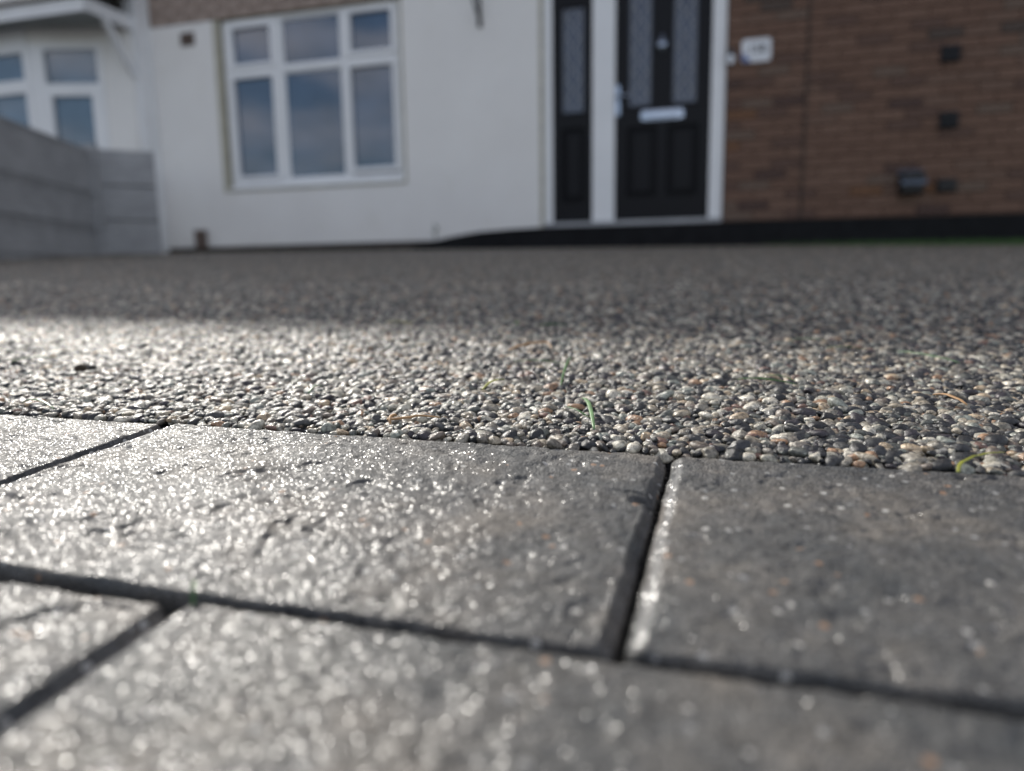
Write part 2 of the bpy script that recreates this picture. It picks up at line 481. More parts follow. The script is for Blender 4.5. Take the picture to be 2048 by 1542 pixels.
# ------------------------------------------------------------------ pavers
def paver_mesh(w, d, res, seed, chip=None, skew=(0, 0)):
    nx = max(8, int(w / res)); ny = max(8, int(d / res))
    x = np.linspace(-w / 2, w / 2, nx + 1); y = np.linspace(-d / 2, d / 2, ny + 1)
    X, Y = np.meshgrid(x, y)
    ox, oy = seed * 0.731, seed * 1.377
    wx = 0.0011 * fbm(X + ox, Y + oy, 0.012, 4, seed)
    r = 0.004                                    # rounded plan corners
    ax = w / 2 - np.abs(X); ay = d / 2 - np.abs(Y)
    wv = wx * np.minimum(1, np.minimum(ax, ay) / 0.0015)
    dd = np.where((ax < r) & (ay < r), r - np.hypot(r - ax, r - ay), np.minimum(ax, ay)) + wv
    lin = lambda a_, b_, q: np.clip((q - a_) / (b_ - a_), 0, 1)
    dx, dy = ax + wv, ay + wv
    Zx = np.where(X < 0, -0.0014 * (1 - lin(0.0021, 0.0043, dx)) - 0.0005 * (1 - lin(0.0, 0.0020, dx)),
                  -0.0026 * (1 - lin(0.0018, 0.0034, dx)))
    wy = 0.0009 * fbm(X + ox + 3, Y * 0.3 + oy, 0.009, 4, seed + 2)
    Zy = -0.0028 * (1 - lin(0.0002, 0.0016, dy + wy))
    Z = np.minimum(Zx, Zy)
    Z -= 0.010 * (1 - sstep(-0.0002, 0.0007, dd))
    Z -= 0.0006 * np.exp(-np.maximum(dd - 0.0046, 0) / 0.004)
    top = sstep(0.0035, 0.0055, np.minimum(dx, dy * 1.2))
    Z += top * (0.0010 * fbm(X + ox, Y + oy, 0.045, 3, seed + 5) + 0.00065 * fbm(X + ox, Y + oy, 0.007, 4, seed + 9))
    Z += 0.00042 * fbm(X + ox, Y + oy, 0.0022, 2, seed + 20)
    worn = fbm(X + ox, Y * 0.8 + oy, 0.010, 5, seed + 31) + 0.5 * fbm(X + ox, Y + oy, 0.05, 2, seed + 33)
    Z -= top * 0.0009 * sstep(0.36, 0.60, worn)
    edge = (lin(0.0016, 0.0024, dx) * (1 - lin(0.0040, 0.0048, dx)) * (dy > 0.003) * (X < 0)).astype(np.float32)  # only the sun-facing left bevels take the painted glare
    rs = np.random.default_rng(seed)
    for k in range(int(w * d * 9000)):           # pits and proud grains
        px, py = rs.uniform(-w / 2, w / 2), rs.uniform(-d / 2, d / 2)
        ra = rs.uniform(0.0006, 0.0021); an = rs.uniform(0, 3.14); el = rs.uniform(1.0, 2.8)
        amp = rs.choice([-1, -1, 0.8]) * rs.uniform(0.0002, 0.0008)
        R_ = ra * el * 2.5
        i0, i1 = np.searchsorted(x, px - R_), np.searchsorted(x, px + R_)
        j0, j1 = np.searchsorted(y, py - R_), np.searchsorted(y, py + R_)
        if i1 <= i0 or j1 <= j0: continue
        sx, sy = X[j0:j1, i0:i1] - px, Y[j0:j1, i0:i1] - py
        u = (sx * math.cos(an) + sy * math.sin(an)) / (ra * el); v = (-sx * math.sin(an) + sy * math.cos(an)) / ra
        Z[j0:j1, i0:i1] += amp * np.exp(-(u * u + v * v) ** 1.3) * top[j0:j1, i0:i1]
    if chip is not None:                         # knocked corner with a crack
        for (px, py, rx, ry, dp) in chip:
            u = (X - px + 0.002 * fbm(X, Y, 0.004, 3, 3)) / rx; v = (Y - py + 0.0015 * fbm(X, Y, 0.003, 3, 4)) / ry
            Z -= dp * np.exp(-(u * u + v * v) ** 2)
    X = X + Y * (skew[0] + (skew[1] - skew[0]) * (X / w + 0.5))
    Z[0, :] = Z[-1, :] = -0.02; Z[:, 0] = Z[:, -1] = -0.02
    nv = (nx + 1) * (ny + 1)
    co = np.stack([X.ravel(), Y.ravel(), Z.ravel()], 1).astype(np.float32)
    ii, jj = np.meshgrid(np.arange(nx), np.arange(ny))
    a = (jj * (nx + 1) + ii).ravel()
    q = np.stack([a, a + 1, a + nx + 2, a + nx + 1], 1).astype(np.int32)
    me = bpy.data.meshes.new('paver')
    me.vertices.add(nv); me.vertices.foreach_set('co', co.ravel())
    me.loops.add(q.size); me.loops.foreach_set('vertex_index', q.ravel())
    me.polygons.add(len(q)); me.polygons.foreach_set('loop_start', np.arange(0, q.size, 4, dtype=np.int32))
    me.polygons.foreach_set('use_smooth', np.ones(len(q), bool))
    me.update(); me.validate()
    at_ = me.attributes.new('arris_glare', 'FLOAT', 'POINT'); at_.data.foreach_set('value', edge.ravel())
    me.materials.append(MAT['paver'])
    return me

PW, PD = 0.2240, 0.1370                          # pitch of the blocks
def put_paver(cx, cy, me, rz=0.0, dz=0.0, tx=0.0, ty=0.0, label=None):
    o = bpy.data.objects.new('paver', me)
    COL.objects.link(o)
    o.parent = pave
    o.location = (cx, cy, dz)
    o.rotation_euler = (tx, ty, rz)
    if label: o['label'] = label
    return o
m1 = paver_mesh(PW - 0.0012, PD - 0.0016, 0.0006, 3, chip=[(0.1095, 0.0185, 0.006, 0.0022, 0.004), (0.1060, 0.0235, 0.009, 0.0006, 0.0013)], skew=(0, 0.026))
m2 = paver_mesh(PW - 0.0012, PD - 0.0016, 0.0006, 8, skew=(0.026, 0))
m3 = paver_mesh(PW - 0.0012, PD - 0.0016, 0.0006, 15)
lo = paver_mesh(PW - 0.0012, PD - 0.0016, 0.0025, 21)
y1, y2 = EDGE - 0.0012 - PD / 2, EDGE - 0.0012 - PD * 1.5 - 0.001
put_paver(-0.126, y1, m1, RAD(-0.25), 0, RAD(0.1), RAD(0.15), 'block with a chipped corner against the joint')
put_paver(-0.126 + PW, y1 + 0.0005, m2, RAD(0.2), 0.0002, RAD(-0.1), RAD(-0.2))
put_paver(-0.126 - PW, y1 - 0.0003, m3, RAD(0.1), -0.0003, RAD(0.15), RAD(0.1))
put_paver(-0.004, y2, m3, RAD(0.15), 0.0001, 0, RAD(0.1))
put_paver(-0.004 - PW, y2 - 0.0006, m2, RAD(-0.5), -0.0002, RAD(0.1), RAD(0.2))
put_paver(-0.004 + PW, y2, lo, RAD(-0.1))
for x in (-0.126 - 2 * PW, -0.126 - 3 * PW, -0.126 + 2 * PW, -0.126 + 3 * PW): put_paver(x, y1, lo)
for x in (-0.004 - 2 * PW, -0.004 - 3 * PW, -0.004 + 2 * PW): put_paver(x, y2, lo)
for r_ in (2, 3, 4):
    for k in range(-3, 4):
        put_paver((-0.126 if r_ % 2 == 0 else -0.004) + k * PW, y1 - r_ * PD, lo)

# ------------------------------------------------------------------ grit caught in the joints
import bmesh
def grit():
    bm = bmesh.new(); bmesh.ops.create_icosphere(bm, subdivisions=1, radius=1.0)
    v = np.array([p.co[:] for p in bm.verts]); f = np.array([[q.index for q in p.verts] for p in bm.faces]); bm.free()
    P = []
    def run(x0, y0, x1, y1, n, wd):
        t_ = rng.random(n)
        P.append(np.stack([x0 + (x1 - x0) * t_ + rng.normal(0, wd, n), y0 + (y1 - y0) * t_ + rng.normal(0, wd, n)], 1))
    j2 = y1 - PD / 2
    run(-0.46, j2, 0.21, j2, 1500, 0.0009)
    run(-0.0125, 0.266, -0.0160, j2, 220, 0.0006); run(-0.238, 0.266, -0.238, j2, 220, 0.0007)
    run(-0.116, j2, -0.117, j2 - PD, 260, 0.0007); run(-0.46, EDGE - 0.001, 0.21, EDGE - 0.001, 800, 0.0008)
    P = np.concatenate(P); n = len(P)
    r_ = np.clip(rng.lognormal(-7.75, 0.4, n), 0.0002, 0.0010)
    z = -0.0082 + rng.normal(0, 0.0013, n)
    co = v[None] * r_[:, None, None] * (1 + rng.normal(0, 0.18, (n, len(v), 1))) + np.stack([P[:, 0], P[:, 1], z], 1)[:, None]
    fc = (f[None] + (np.arange(n) * len(v))[:, None, None]).reshape(-1, 3)
    o = link('joint_grit', mesh(co.reshape(-1, 3).tolist(), [tuple(q) for q in fc.tolist()]), plain('dark_grit', (0.035, 0.031, 0.026), 0.8, 0.6, 700.0), pave)
    o['kind'] = 'stuff'
grit()

# ------------------------------------------------------------------ pebbles
def ico(sub):
    bm = bmesh.new()
    bmesh.ops.create_icosphere(bm, subdivisions=sub, radius=1.0)
    v = np.array([p.co[:] for p in bm.verts]); f = np.array([[q.index for q in p.verts] for p in bm.faces])
    bm.free()
    return v, f
def pebble_shape(v, s):
    r = np.random.default_rng(s)
    ax = np.array([r.uniform(1.05, 1.55), r.uniform(0.85, 1.08), r.uniform(0.62, 0.9)])
    p = v.copy()
    for k in range(7):                           # flats cut by planes
        n = r.normal(size=3); n /= np.linalg.norm(n)
        d = p @ n; h = r.uniform(0.72, 0.95)
        over = np.maximum(d - h, 0)
        p = p - np.outer(over * 0.7, n)
    for k in range(5):
        n = r.normal(size=3) * r.uniform(1.2, 4.0)
        p = p * (1 + 0.04 * np.sin(v @ n + r.uniform(0, 6)))[:, None]
    return p * ax
v2, f2 = ico(2); v3, f3 = ico(3); v1, f1 = ico(1)
base_meshes = []
for s in range(12):
    me = mesh((pebble_shape(v3, s + 40) * 0.00172), [tuple(f) for f in f3.tolist()], True)
    me.name = 'pebble'
    me.materials.append(MAT['pebble'])
    base_meshes.append(me)

# one row after another along the edge: each stone an object
pebs = []
xx = -0.40
cols = []
row_y = [EDGE + 0.0008, EDGE + 0.0034, EDGE + 0.0060]
count = 0
for ri, yy in enumerate(row_y):
    x = -0.395 + 0.0017 * ri
    while x < 0.155 and count < 300:
        if ri == 2:
            x += 0.0052; continue
        me = base_meshes[rng.integers(12)]
        o = bpy.data.objects.new('pebble', me)
        COL.objects.link(o)
        o.parent = drive
        s = float(np.clip(rng.lognormal(0.03, 0.34), 0.5, 1.9))
        o.location = (x, yy + rng.normal(0, 0.0009), -0.0012 + rng.normal(0, 0.0006))
        o.rotation_euler = (rng.normal(0, 0.3), rng.normal(0, 0.3), rng.uniform(0, 6.28))
        o.scale = (s, s, s)
        pebs.append(o)
        count += 1
        x += 0.0036 * (0.5 + 0.5 * s)

def wedge(y0, y1, sp, zc, zs, mask_front=True, jit=0.32):
    ys = np.arange(y0, y1, sp * 0.866)
    P = []
    for k, yv in enumerate(ys):
        x0, x1 = -1.30 * yv - 0.10, 0.40 * yv + 0.09
        xs = np.arange(x0 + (k % 2) * sp / 2, x1, sp)
        P.append(np.stack([xs, np.full_like(xs, yv)], 1))
    P = np.concatenate(P)
    P = P + rng.normal(0, sp * jit, P.shape)
    P = P[P[:, 1] > y0]
    z = zc + rng.normal(0, zs, len(P)) + 0.0009 * fbm(P[:, 0] + 9, P[:, 1] + 9, 0.05, 2, 2)
    return np.concatenate([P, z[:, None]], 1)

A = wedge(EDGE + 0.0056, 1.30, 0.00305, -0.0010, 0.00060)
B = wedge(EDGE + 0.0022, 0.9, 0.0034, -0.0030, 0.0005)
PT = np.concatenate([A, B])
n = len(PT)
me = bpy.data.meshes.new('resin_gravel')
me.vertices.add(n)
me.vertices.foreach_set('co', PT.astype(np.float32).ravel())
sca = np.clip(rng.lognormal(0.02, 0.38, n), 0.42, 2.1).astype(np.float32)
rot = np.stack([rng.normal(0, 0.22, n), rng.normal(0, 0.22, n), rng.uniform(0, 6.283, n)], 1).astype(np.float32)
a = me.attributes.new('scl', 'FLOAT', 'POINT'); a.data.foreach_set('value', sca)
a = me.attributes.new('rot', 'FLOAT_VECTOR', 'POINT'); a.data.foreach_set('vector', rot.ravel())
a = me.attributes.new('pick', 'INT', 'POINT'); a.data.foreach_set('value', rng.integers(0, 12, n).astype(np.int32))
gravel = bpy.data.objects.new('resin_gravel', me)
COL.objects.link(gravel)
gravel.parent = drive
gravel['kind'] = 'stuff'
gravel['label'] = 'wet grey, white and tan pebbles set in clear resin'

ng = bpy.data.node_groups.new('scatter_pebbles', 'GeometryNodeTree')
ng.interface.new_socket('Geometry', in_out='INPUT', socket_type='NodeSocketGeometry')
ng.interface.new_socket('Geometry', in_out='OUTPUT', socket_type='NodeSocketGeometry')
N, L = ng.nodes, ng.links
gi, go = N.new('NodeGroupInput'), N.new('NodeGroupOutput')
join = N.new('GeometryNodeJoinGeometry')
srcs = []
seen = set()
for o in pebs:
    if o.data.name in seen: continue
    seen.add(o.data.name); srcs.append(o)
for o in srcs:
    oi = N.new('GeometryNodeObjectInfo')
    oi.inputs['Object'].default_value = o
    oi.inputs['As Instance'].default_value = True
    oi.transform_space = 'ORIGINAL'
    L.new(oi.outputs['Geometry'], join.inputs[0])
iop = N.new('GeometryNodeInstanceOnPoints')
def nattr(nm, ty):
    q = N.new('GeometryNodeInputNamedAttribute'); q.data_type = ty; q.inputs['Name'].default_value = nm
    return q.outputs['Attribute']
iop.inputs['Pick Instance'].default_value = True
L.new(gi.outputs[0], iop.inputs['Points'])
L.new(join.outputs[0], iop.inputs['Instance'])
L.new(nattr('pick', 'INT'), iop.inputs['Instance Index'])
e2r = N.new('FunctionNodeEulerToRotation')
L.new(nattr('rot', 'FLOAT_VECTOR'), e2r.inputs[0])
L.new(e2r.outputs[0], iop.inputs['Rotation'])
L.new(nattr('scl', 'FLOAT'), iop.inputs['Scale'])
L.new(iop.outputs[0], go.inputs[0])
md = gravel.modifiers.new('scatter', 'NODES')
md.node_group = ng

# farther gravel: a square of stones repeated and turned towards the house
T = 0.30
sp = 0.0034
px, py = np.meshgrid(np.arange(-T / 2, T / 2, sp), np.arange(-T / 2, T / 2, sp * 0.9))
px = px + (np.arange(px.shape[0]) % 2)[:, None] * sp / 2
px = px.ravel() + rng.normal(0, 0.0010, px.size); py = py.ravel() + rng.normal(0, 0.0012, py.size)
ns = len(px)
shapes = np.array([pebble_shape(v1, 100 + k) for k in range(16)]) * 0.0019
# coarse 20-face stones
v0, f0 = ico(1)
shapes = np.array([pebble_shape(v0, 100 + k) for k in range(16)]) * 0.0019
pk = rng.integers(0, 16, ns); an = rng.uniform(0, 6.283, ns); sc_ = np.clip(rng.lognormal(0, 0.28, ns), 0.5, 1.8)
S = shapes[pk] * sc_[:, None, None]
ca, sa = np.cos(an)[:, None], np.sin(an)[:, None]
tilt = rng.normal(0, 0.18, ns)[:, None]
Sx, Sy, Sz = S[:, :, 0] * ca - S[:, :, 1] * sa, S[:, :, 0] * sa + S[:, :, 1] * ca, S[:, :, 2] + S[:, :, 0] * tilt
co = np.stack([Sx + px[:, None], Sy + py[:, None], Sz + (-0.0010 + rng.normal(0, 0.0006, ns))[:, None]], 2).reshape(-1, 3).astype(np.float32)
fc = (f0[None] + (np.arange(ns) * len(v0))[:, None, None]).reshape(-1, 3).astype(np.int32)
me = bpy.data.meshes.new('distant_gravel')
me.vertices.add(len(co)); me.vertices.foreach_set('co', co.ravel())
me.loops.add(fc.size); me.loops.foreach_set('vertex_index', fc.ravel())
me.polygons.add(len(fc)); me.polygons.foreach_set('loop_start', np.arange(0, fc.size, 3, dtype=np.int32))
me.polygons.foreach_set('use_smooth', np.ones(len(fc), bool))
me.update()
a = me.attributes.new('tint', 'FLOAT', 'POINT')
a.data.foreach_set('value', np.repeat(rng.random(ns), len(v0)).astype(np.float32))
me.materials.append(MAT['pebble_far'])
far = bpy.data.objects.new('distant_gravel', me)
COL.objects.link(far)
far.parent = drive
far['kind'] = 'stuff'
# tile centres kept in the node tree as a grid
ng2 = bpy.data.node_groups.new('repeat_gravel', 'GeometryNodeTree')
ng2.interface.new_socket('Geometry', in_out='INPUT', socket_type='NodeSocketGeometry')
ng2.interface.new_socket('Geometry', in_out='OUTPUT', socket_type='NodeSocketGeometry')
N, L = ng2.nodes, ng2.links
gi, go = N.new('NodeGroupInput'), N.new('NodeGroupOutput')
NX, NY = 30, 16
grid = N.new('GeometryNodeMeshGrid')
grid.inputs['Size X'].default_value = T * (NX - 1); grid.inputs['Size Y'].default_value = T * (NY - 1)
grid.inputs['Vertices X'].default_value = NX; grid.inputs['Vertices Y'].default_value = NY
tr = N.new('GeometryNodeTransform')
tr.inputs['Translation'].default_value = (-2.55, 1.30 + T / 2 + T * (NY - 1) / 2, 0)
i2 = N.new('GeometryNodeInstanceOnPoints')
rv = N.new('FunctionNodeRandomValue'); rv.data_type = 'INT'
rv.inputs['Min'].default_value = 0; rv.inputs['Max'].default_value = 3
mu = N.new('ShaderNodeMath'); mu.operation = 'MULTIPLY'; mu.inputs[1].default_value = math.pi / 2
cx = N.new('ShaderNodeCombineXYZ')
e2 = N.new('FunctionNodeEulerToRotation')
ro = [q for q in rv.outputs if q.enabled and q.type == 'INT']
L.new((ro or [rv.outputs[2]])[0], mu.inputs[0]); L.new(mu.outputs[0], cx.inputs[2]); L.new(cx.outputs[0], e2.inputs[0]); L.new(e2.outputs[0], i2.inputs['Rotation'])
L.new(grid.outputs['Mesh'], tr.inputs['Geometry']); L.new(tr.outputs[0], i2.inputs['Points'])
L.new(gi.outputs[0], i2.inputs['Instance']); L.new(i2.outputs[0], go.inputs[0])
far.modifiers.new('repeat', 'NODES').node_group = ng2

# ------------------------------------------------------------------ our house
FY = 5.90
house = thing('house', (-1.5, FY, 0.3), 'semi-detached house with white rendered ground floor, black front door and brown brick wall', 'house')
# rendered wall, window opening and door opening left free
WX0, WX1, WZ0, WZ1 = -4.365, -2.552, 0.905, 2.40
DX0, DX1, DZ0, DZ1 = -1.36, 0.095, 0.47, 2.46
part('rendered_wall', [(-5.10, WX0, FY, FY + 0.25, 0.392, 2.395), (WX1, DX0, FY, FY + 0.25, 0.392, 2.395), (WX0, WX1, FY, FY + 0.25, 0.392, WZ0)], MAT['render'], house)
part('window_reveal', (WX0 - 0.022, WX0 + 0.034, FY - 0.003, FY + 0.09, WZ0, 2.394), MAT['beige'], house)
part('window_reveal', (WX1 - 0.008, WX1 + 0.012, FY - 0.003, FY + 0.09, WZ0, 2.394), MAT['beige'], house)
part('window_reveal', (WX0 - 0.022, WX1 + 0.012, FY - 0.006, FY + 0.09, WZ0 - 0.020, WZ0), MAT['beige'], house)
part('door_reveal', (DX0, DX0 + 0.03, FY + 0.004, FY + 0.1, 0.47, 2.46), MAT['beige'], house)
part('base_wall', [(-5.10, DX0, FY + 0.012, FY + 0.25, 0.0, 0.390)], MAT['brownplinth'], house)
# black stepped plinth
bp = [(-2.52, 0.24), (-2.46, 0.345), (-2.30, 0.375), (-2.12, 0.412), (-1.87, 0.446), (-1.60, 0.460), (-1.31, 0.468), (5.2, 0.445), (5.2, 0.1)]
link('plinth', prism(bp, 5.80, FY + 0.02), MAT['blackplinth'], house)
# brick walls: bricks in view each an object, bedded proud of the mortar
wall = link('brick_wall', boxes([(DX1, 5.2, FY + 0.010, FY + 0.25, 0.40, 4.88), (-5.10, DX1, FY + 0.010, FY + 0.25, 2.40, 4.88)]), MAT['mortar'], house)
bm_ = boxes([(0, 0.215, -0.004, 0.08, 0, 0.065)], 0.004)
hb_ = boxes([(0, 0.1025, -0.004, 0.08, 0, 0.065)], 0.004)
for q in (bm_, hb_): q.name = 'brick'; q.materials.append(MAT['brick'])
org = ORG[wall.name]
nb = 0
def lay(x0, x1, z0, z1, full=None, half=None):
    global nb
    full = full or bm_; half = half or hb_
    r_ = 0; z = z0
    while z < z1:
        x = x0 - (0.1125 if r_ % 2 else 0.0)
        while x < x1:
            if x < x0 - 0.001: me_, xx_, w_ = half, x0, 0.1025
            else: me_, xx_, w_ = full, x, 0.215
            if nb < 300:
                o = bpy.data.objects.new('brick', me_)
                COL.objects.link(o); o.parent = wall
                o.location = Vector((xx_ + 0.003, FY + rng.normal(0, 0.0012), z + 0.005)) - org
                o.rotation_euler = (0, rng.normal(0, 0.002), rng.normal(0, 0.003))
                nb += 1
            x = xx_ + w_ + 0.010
        z += 0.075; r_ += 1
lay(DX1, 2.30, 0.47, 2.16)
pale_ = plain('flare_paled_brick', (0.34, 0.27, 0.23), 0.9, 0.25, 9.0, 0.003, 120.0)  # brick copy with lens-flare haze put into its paler colour
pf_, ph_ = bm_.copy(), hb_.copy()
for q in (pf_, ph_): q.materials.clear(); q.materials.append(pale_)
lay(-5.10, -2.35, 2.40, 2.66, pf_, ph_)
# brickwork out of view
part('upper_brickwork', [(-5.10, 5.2, FY + 0.005, FY + 0.2, 2.66, 4.88), (2.32, 5.2, FY + 0.002, FY + 0.2, 0.40, 2.66), (-2.30, 2.32, FY + 0.004, FY + 0.2, 2.47, 2.66), (DX1 + .002, 2.32, FY + 0.004, FY + 0.2, 2.22, 2.47)], MAT['brickwork'], house)
part('lintel', [(WX0, WX1, FY + 0.03, FY + 0.24, 2.385, 2.40)], MAT['beige'], house)
# bulk of the house and its roof (they throw the shade over the drive)
part('side_and_rear_wall', [(4.95, 5.2, FY + 0.25, 13.5, 0.2, 4.88), (-13.0, 5.2, 13.3, 13.55, 0.2, 4.88)], MAT['brickwork'], house)
rz, ry = 4.93, 5.62
rv_ = [(-13.2, ry, rz), (5.4, ry, rz), (5.4, 9.6, 7.35), (-13.2, 9.6, 7.35), (5.4, 13.7, rz), (-13.2, 13.7, rz),
       (-13.2, ry, rz - 0.16), (5.4, ry, rz - 0.16), (5.4, 13.7, rz - 0.16), (-13.2, 13.7, rz - 0.16)]
link('roof', mesh(rv_, [(0, 1, 2, 3), (3, 2, 4, 5), (6, 9, 8, 7), (0, 6, 7, 1), (4, 8, 9, 5), (1, 7, 8, 4, 2), (0, 3, 5, 9, 6)]), MAT['rooftile'], house)
part('floor_slab', [(-5.1, 5.0, FY + 0.25, 13.3, 0.42, 0.45)], MAT['mortar'], house)
part('service_cable', [(0.655, 0.667, FY - 0.012, FY - 0.006, 0.47, 4.5)], MAT['brownplinth'], house)

# window: frame, sashes, panes
GY = 5.96
win = link('window', boxes([
    (-4.315, -4.245, GY - 0.02, GY + 0.05, 0.925, 2.398), (-2.625, -2.560, GY - 0.02, GY + 0.05, 0.925, 2.398),
    (-4.245, -2.625, GY - 0.02, GY + 0.05, 2.352, 2.398), (-4.245, -2.625, GY - 0.02, GY + 0.05, 0.925, 0.985),
    (-3.795, -3.725, GY - 0.02, GY + 0.05, 0.985, 2.352), (-3.135, -3.070, GY - 0.02, GY + 0.05, 0.985, 2.352),
    (-4.245, -3.795, GY - 0.02, GY + 0.05, 1.918, 1.972), (-3.725, -3.135, GY - 0.02, GY + 0.05, 1.912, 1.968), (-3.070, -2.625, GY - 0.02, GY + 0.05, 1.925, 1.980)], 0.004), MAT['upvc'], house)
def sash(x0, x1, z0, z1, fw=0.03, proud=0.035, op=True):
    y0 = GY - 0.02 - (proud - 0.02 if op else -0.012)
    s = link('sash', boxes([(x0, x0 + fw, y0, GY + 0.03, z0, z1), (x1 - fw, x1, y0, GY + 0.03, z0, z1),
                            (x0 + fw, x1 - fw, y0, GY + 0.03, z0, z0 + fw), (x0 + fw, x1 - fw, y0, GY + 0.03, z1 - fw, z1)], 0.004), MAT['upvc'], win)
    link('pane', boxes([(x0 + fw, x1 - fw, GY + 0.004, GY + 0.024, z0 + fw, z1 - fw)]), MAT['glass'], win)
sash(-4.258, -3.782, 1.965, 2.358, 0.045)
sash(-3.727, -3.133, 1.958, 2.362, 0.02, 0.0, False)
sash(-3.083, -2.612, 1.973, 2.370, 0.045)
sash(-4.272, -3.785, 0.985, 1.925, 0.042)
sash(-3.727, -3.133, 0.975, 1.918, 0.022, 0.0, False)
sash(-3.100, -2.612, 1.000, 1.932, 0.045)
part('window_sill', [(-4.329, -2.565, FY - 0.01, GY - 0.02, 0.905, 0.925)], MAT['upvc'], house)
part('room_wall', [(-4.6, -2.3, 6.9, 6.95, 0.5, 2.6)], MAT['beige'], house)

# door set
DY = 5.93
df = link('door_frame', boxes([
    (-1.330, -1.256, DY - 0.01, DY + 0.07, 0.505, 2.42), (-0.930, -0.750, DY - 0.012, DY + 0.07, 0.505, 2.42),
    (-0.016, 0.088, DY - 0.01, DY + 0.07, 0.505, 2.42), (-1.256, -0.930, DY - 0.01, DY + 0.07, 2.36, 2.42), (-0.750, -0.016, DY - 0.01, DY + 0.07, 2.36, 2.42)], 0.004), MAT['upvc'], house)
part('threshold', [(-1.330, 0.088, DY - 0.04, DY + 0.07, 0.472, 0.505)], plain('grey_aluminium_sill', (0.35, 0.36, 0.38), 0.4, 0.1, 5, metal=0.4), house)
def leaf(name, x0, x1, holes, label):
    """door slab with rectangular openings: columns and rails around them"""
    z0, z1 = 0.507, 2.355
    xs = sorted(set([x0, x1] + [h[0] for h in holes] + [h[1] for h in holes]))
    bl = []
    for a_, b_ in zip(xs[:-1], xs[1:]):
        hs = [h for h in holes if h[0] <= a_ + 1e-6 and h[1] >= b_ - 1e-6]
        if not hs: bl.append((a_, b_, DY, DY + 0.045, z0, z1)); continue
        zz = z0
        for h in sorted(hs, key=lambda q: q[2]):
            bl.append((a_, b_, DY, DY + 0.045, zz, h[2])); zz = h[3]
        bl.append((a_, b_, DY, DY + 0.045, zz, z1))
    o = link(name, boxes(bl), MAT['black'], house, label)
    return o
def moulded(parent, x0, x1, z0, z1):
    link('moulded_panel', boxes([(x0, x1, DY + 0.022, DY + 0.04, z0, z1), (x0 + 0.03, x1 - 0.03, DY + 0.004, DY + 0.03, z0 + 0.03, z1 - 0.03)], 0.012), MAT['black'], parent)
def glazed(parent, x0, x1, z0, z1):
    e = 0.018
    link('glazing_bead', boxes([(x0, x0 + e, DY - 0.006, DY + 0.03, z0, z1), (x1 - e, x1, DY - 0.006, DY + 0.03, z0, z1), (x0 + e, x1 - e, DY - 0.006, DY + 0.03, z0, z0 + e), (x0 + e, x1 - e, DY - 0.006, DY + 0.03, z1 - e, z1)], 0.004), MAT['black'], parent)
    link('glass', boxes([(x0 + e, x1 - e, DY + 0.010, DY + 0.028, z0 + e, z1 - e)]), MAT['doorglass'], parent)
    # leaded pattern: two uprights, cross bars and a diamond chain
    w = (x1 - x0) / 2; xm = (x0 + x1) / 2; q = []
    pts = []
    V_, F_ = [], []
    def bar(p, r2):
        a_ = Vector((p[0], DY + 0.006, p[1])); b_ = Vector((r2[0], DY + 0.006, r2[1]))
        d_ = (b_ - a_).normalized(); nn = Vector((-d_.z, 0, d_.x)) * 0.0038
        k_ = len(V_)
        V_.extend([a_ + nn, a_ - nn, b_ - nn, b_ + nn])
        V_.extend([v_ + Vector((0, 0.004, 0)) for v_ in V_[k_:k_ + 4]])
        F_.extend([tuple(k_ + i for i in f) for f in ((0, 1, 2, 3), (7, 6, 5, 4), (0, 4, 5, 1), (1, 5, 6, 2), (2, 6, 7, 3), (3, 7, 4, 0))])
    zz = z0 + 0.03
    while zz < z1 - 0.06:
        zb = min(zz + 0.16, z1 - 0.02)
        m_ = (zz + zb) / 2
        bar((xm, zz), (xm + w * 0.5, m_)); bar((xm + w * 0.5, m_), (xm, zb)); bar((xm, zb), (xm - w * 0.5, m_)); bar((xm - w * 0.5, m_), (xm, zz))
        zz = zb
    bar((xm - w * 0.62, z0 + 0.02), (xm - w * 0.62, z1 - 0.02)); bar((xm + w * 0.62, z0 + 0.02), (xm + w * 0.62, z1 - 0.02))
    link('lead_pattern', mesh(V_, F_), MAT['lead'], parent)
sl = leaf('side_panel', -1.256, -0.930, [(-1.192, -0.982, 1.355, 2.18), (-1.180, -0.992, 0.67, 1.25)], 'narrow black side panel left of the door')
glazed(sl, -1.192, -0.982, 1.355, 2.18)
moulded(sl, -1.180, -0.992, 0.67, 1.25)
dr = leaf('front_door', -0.750, -0.016, [(-0.660, -0.452, 1.370, 2.25), (-0.322, -0.108, 1.370, 2.25), (-0.650, -0.425, 0.69, 1.225), (-0.335, -0.105, 0.69, 1.225)], 'black door with two tall leaded panes')
glazed(dr, -0.660, -0.452, 1.370, 2.25); glazed(dr, -0.322, -0.108, 1.370, 2.25)
moulded(dr, -0.650, -0.425, 0.69, 1.225); moulded(dr, -0.335, -0.105, 0.69, 1.225)
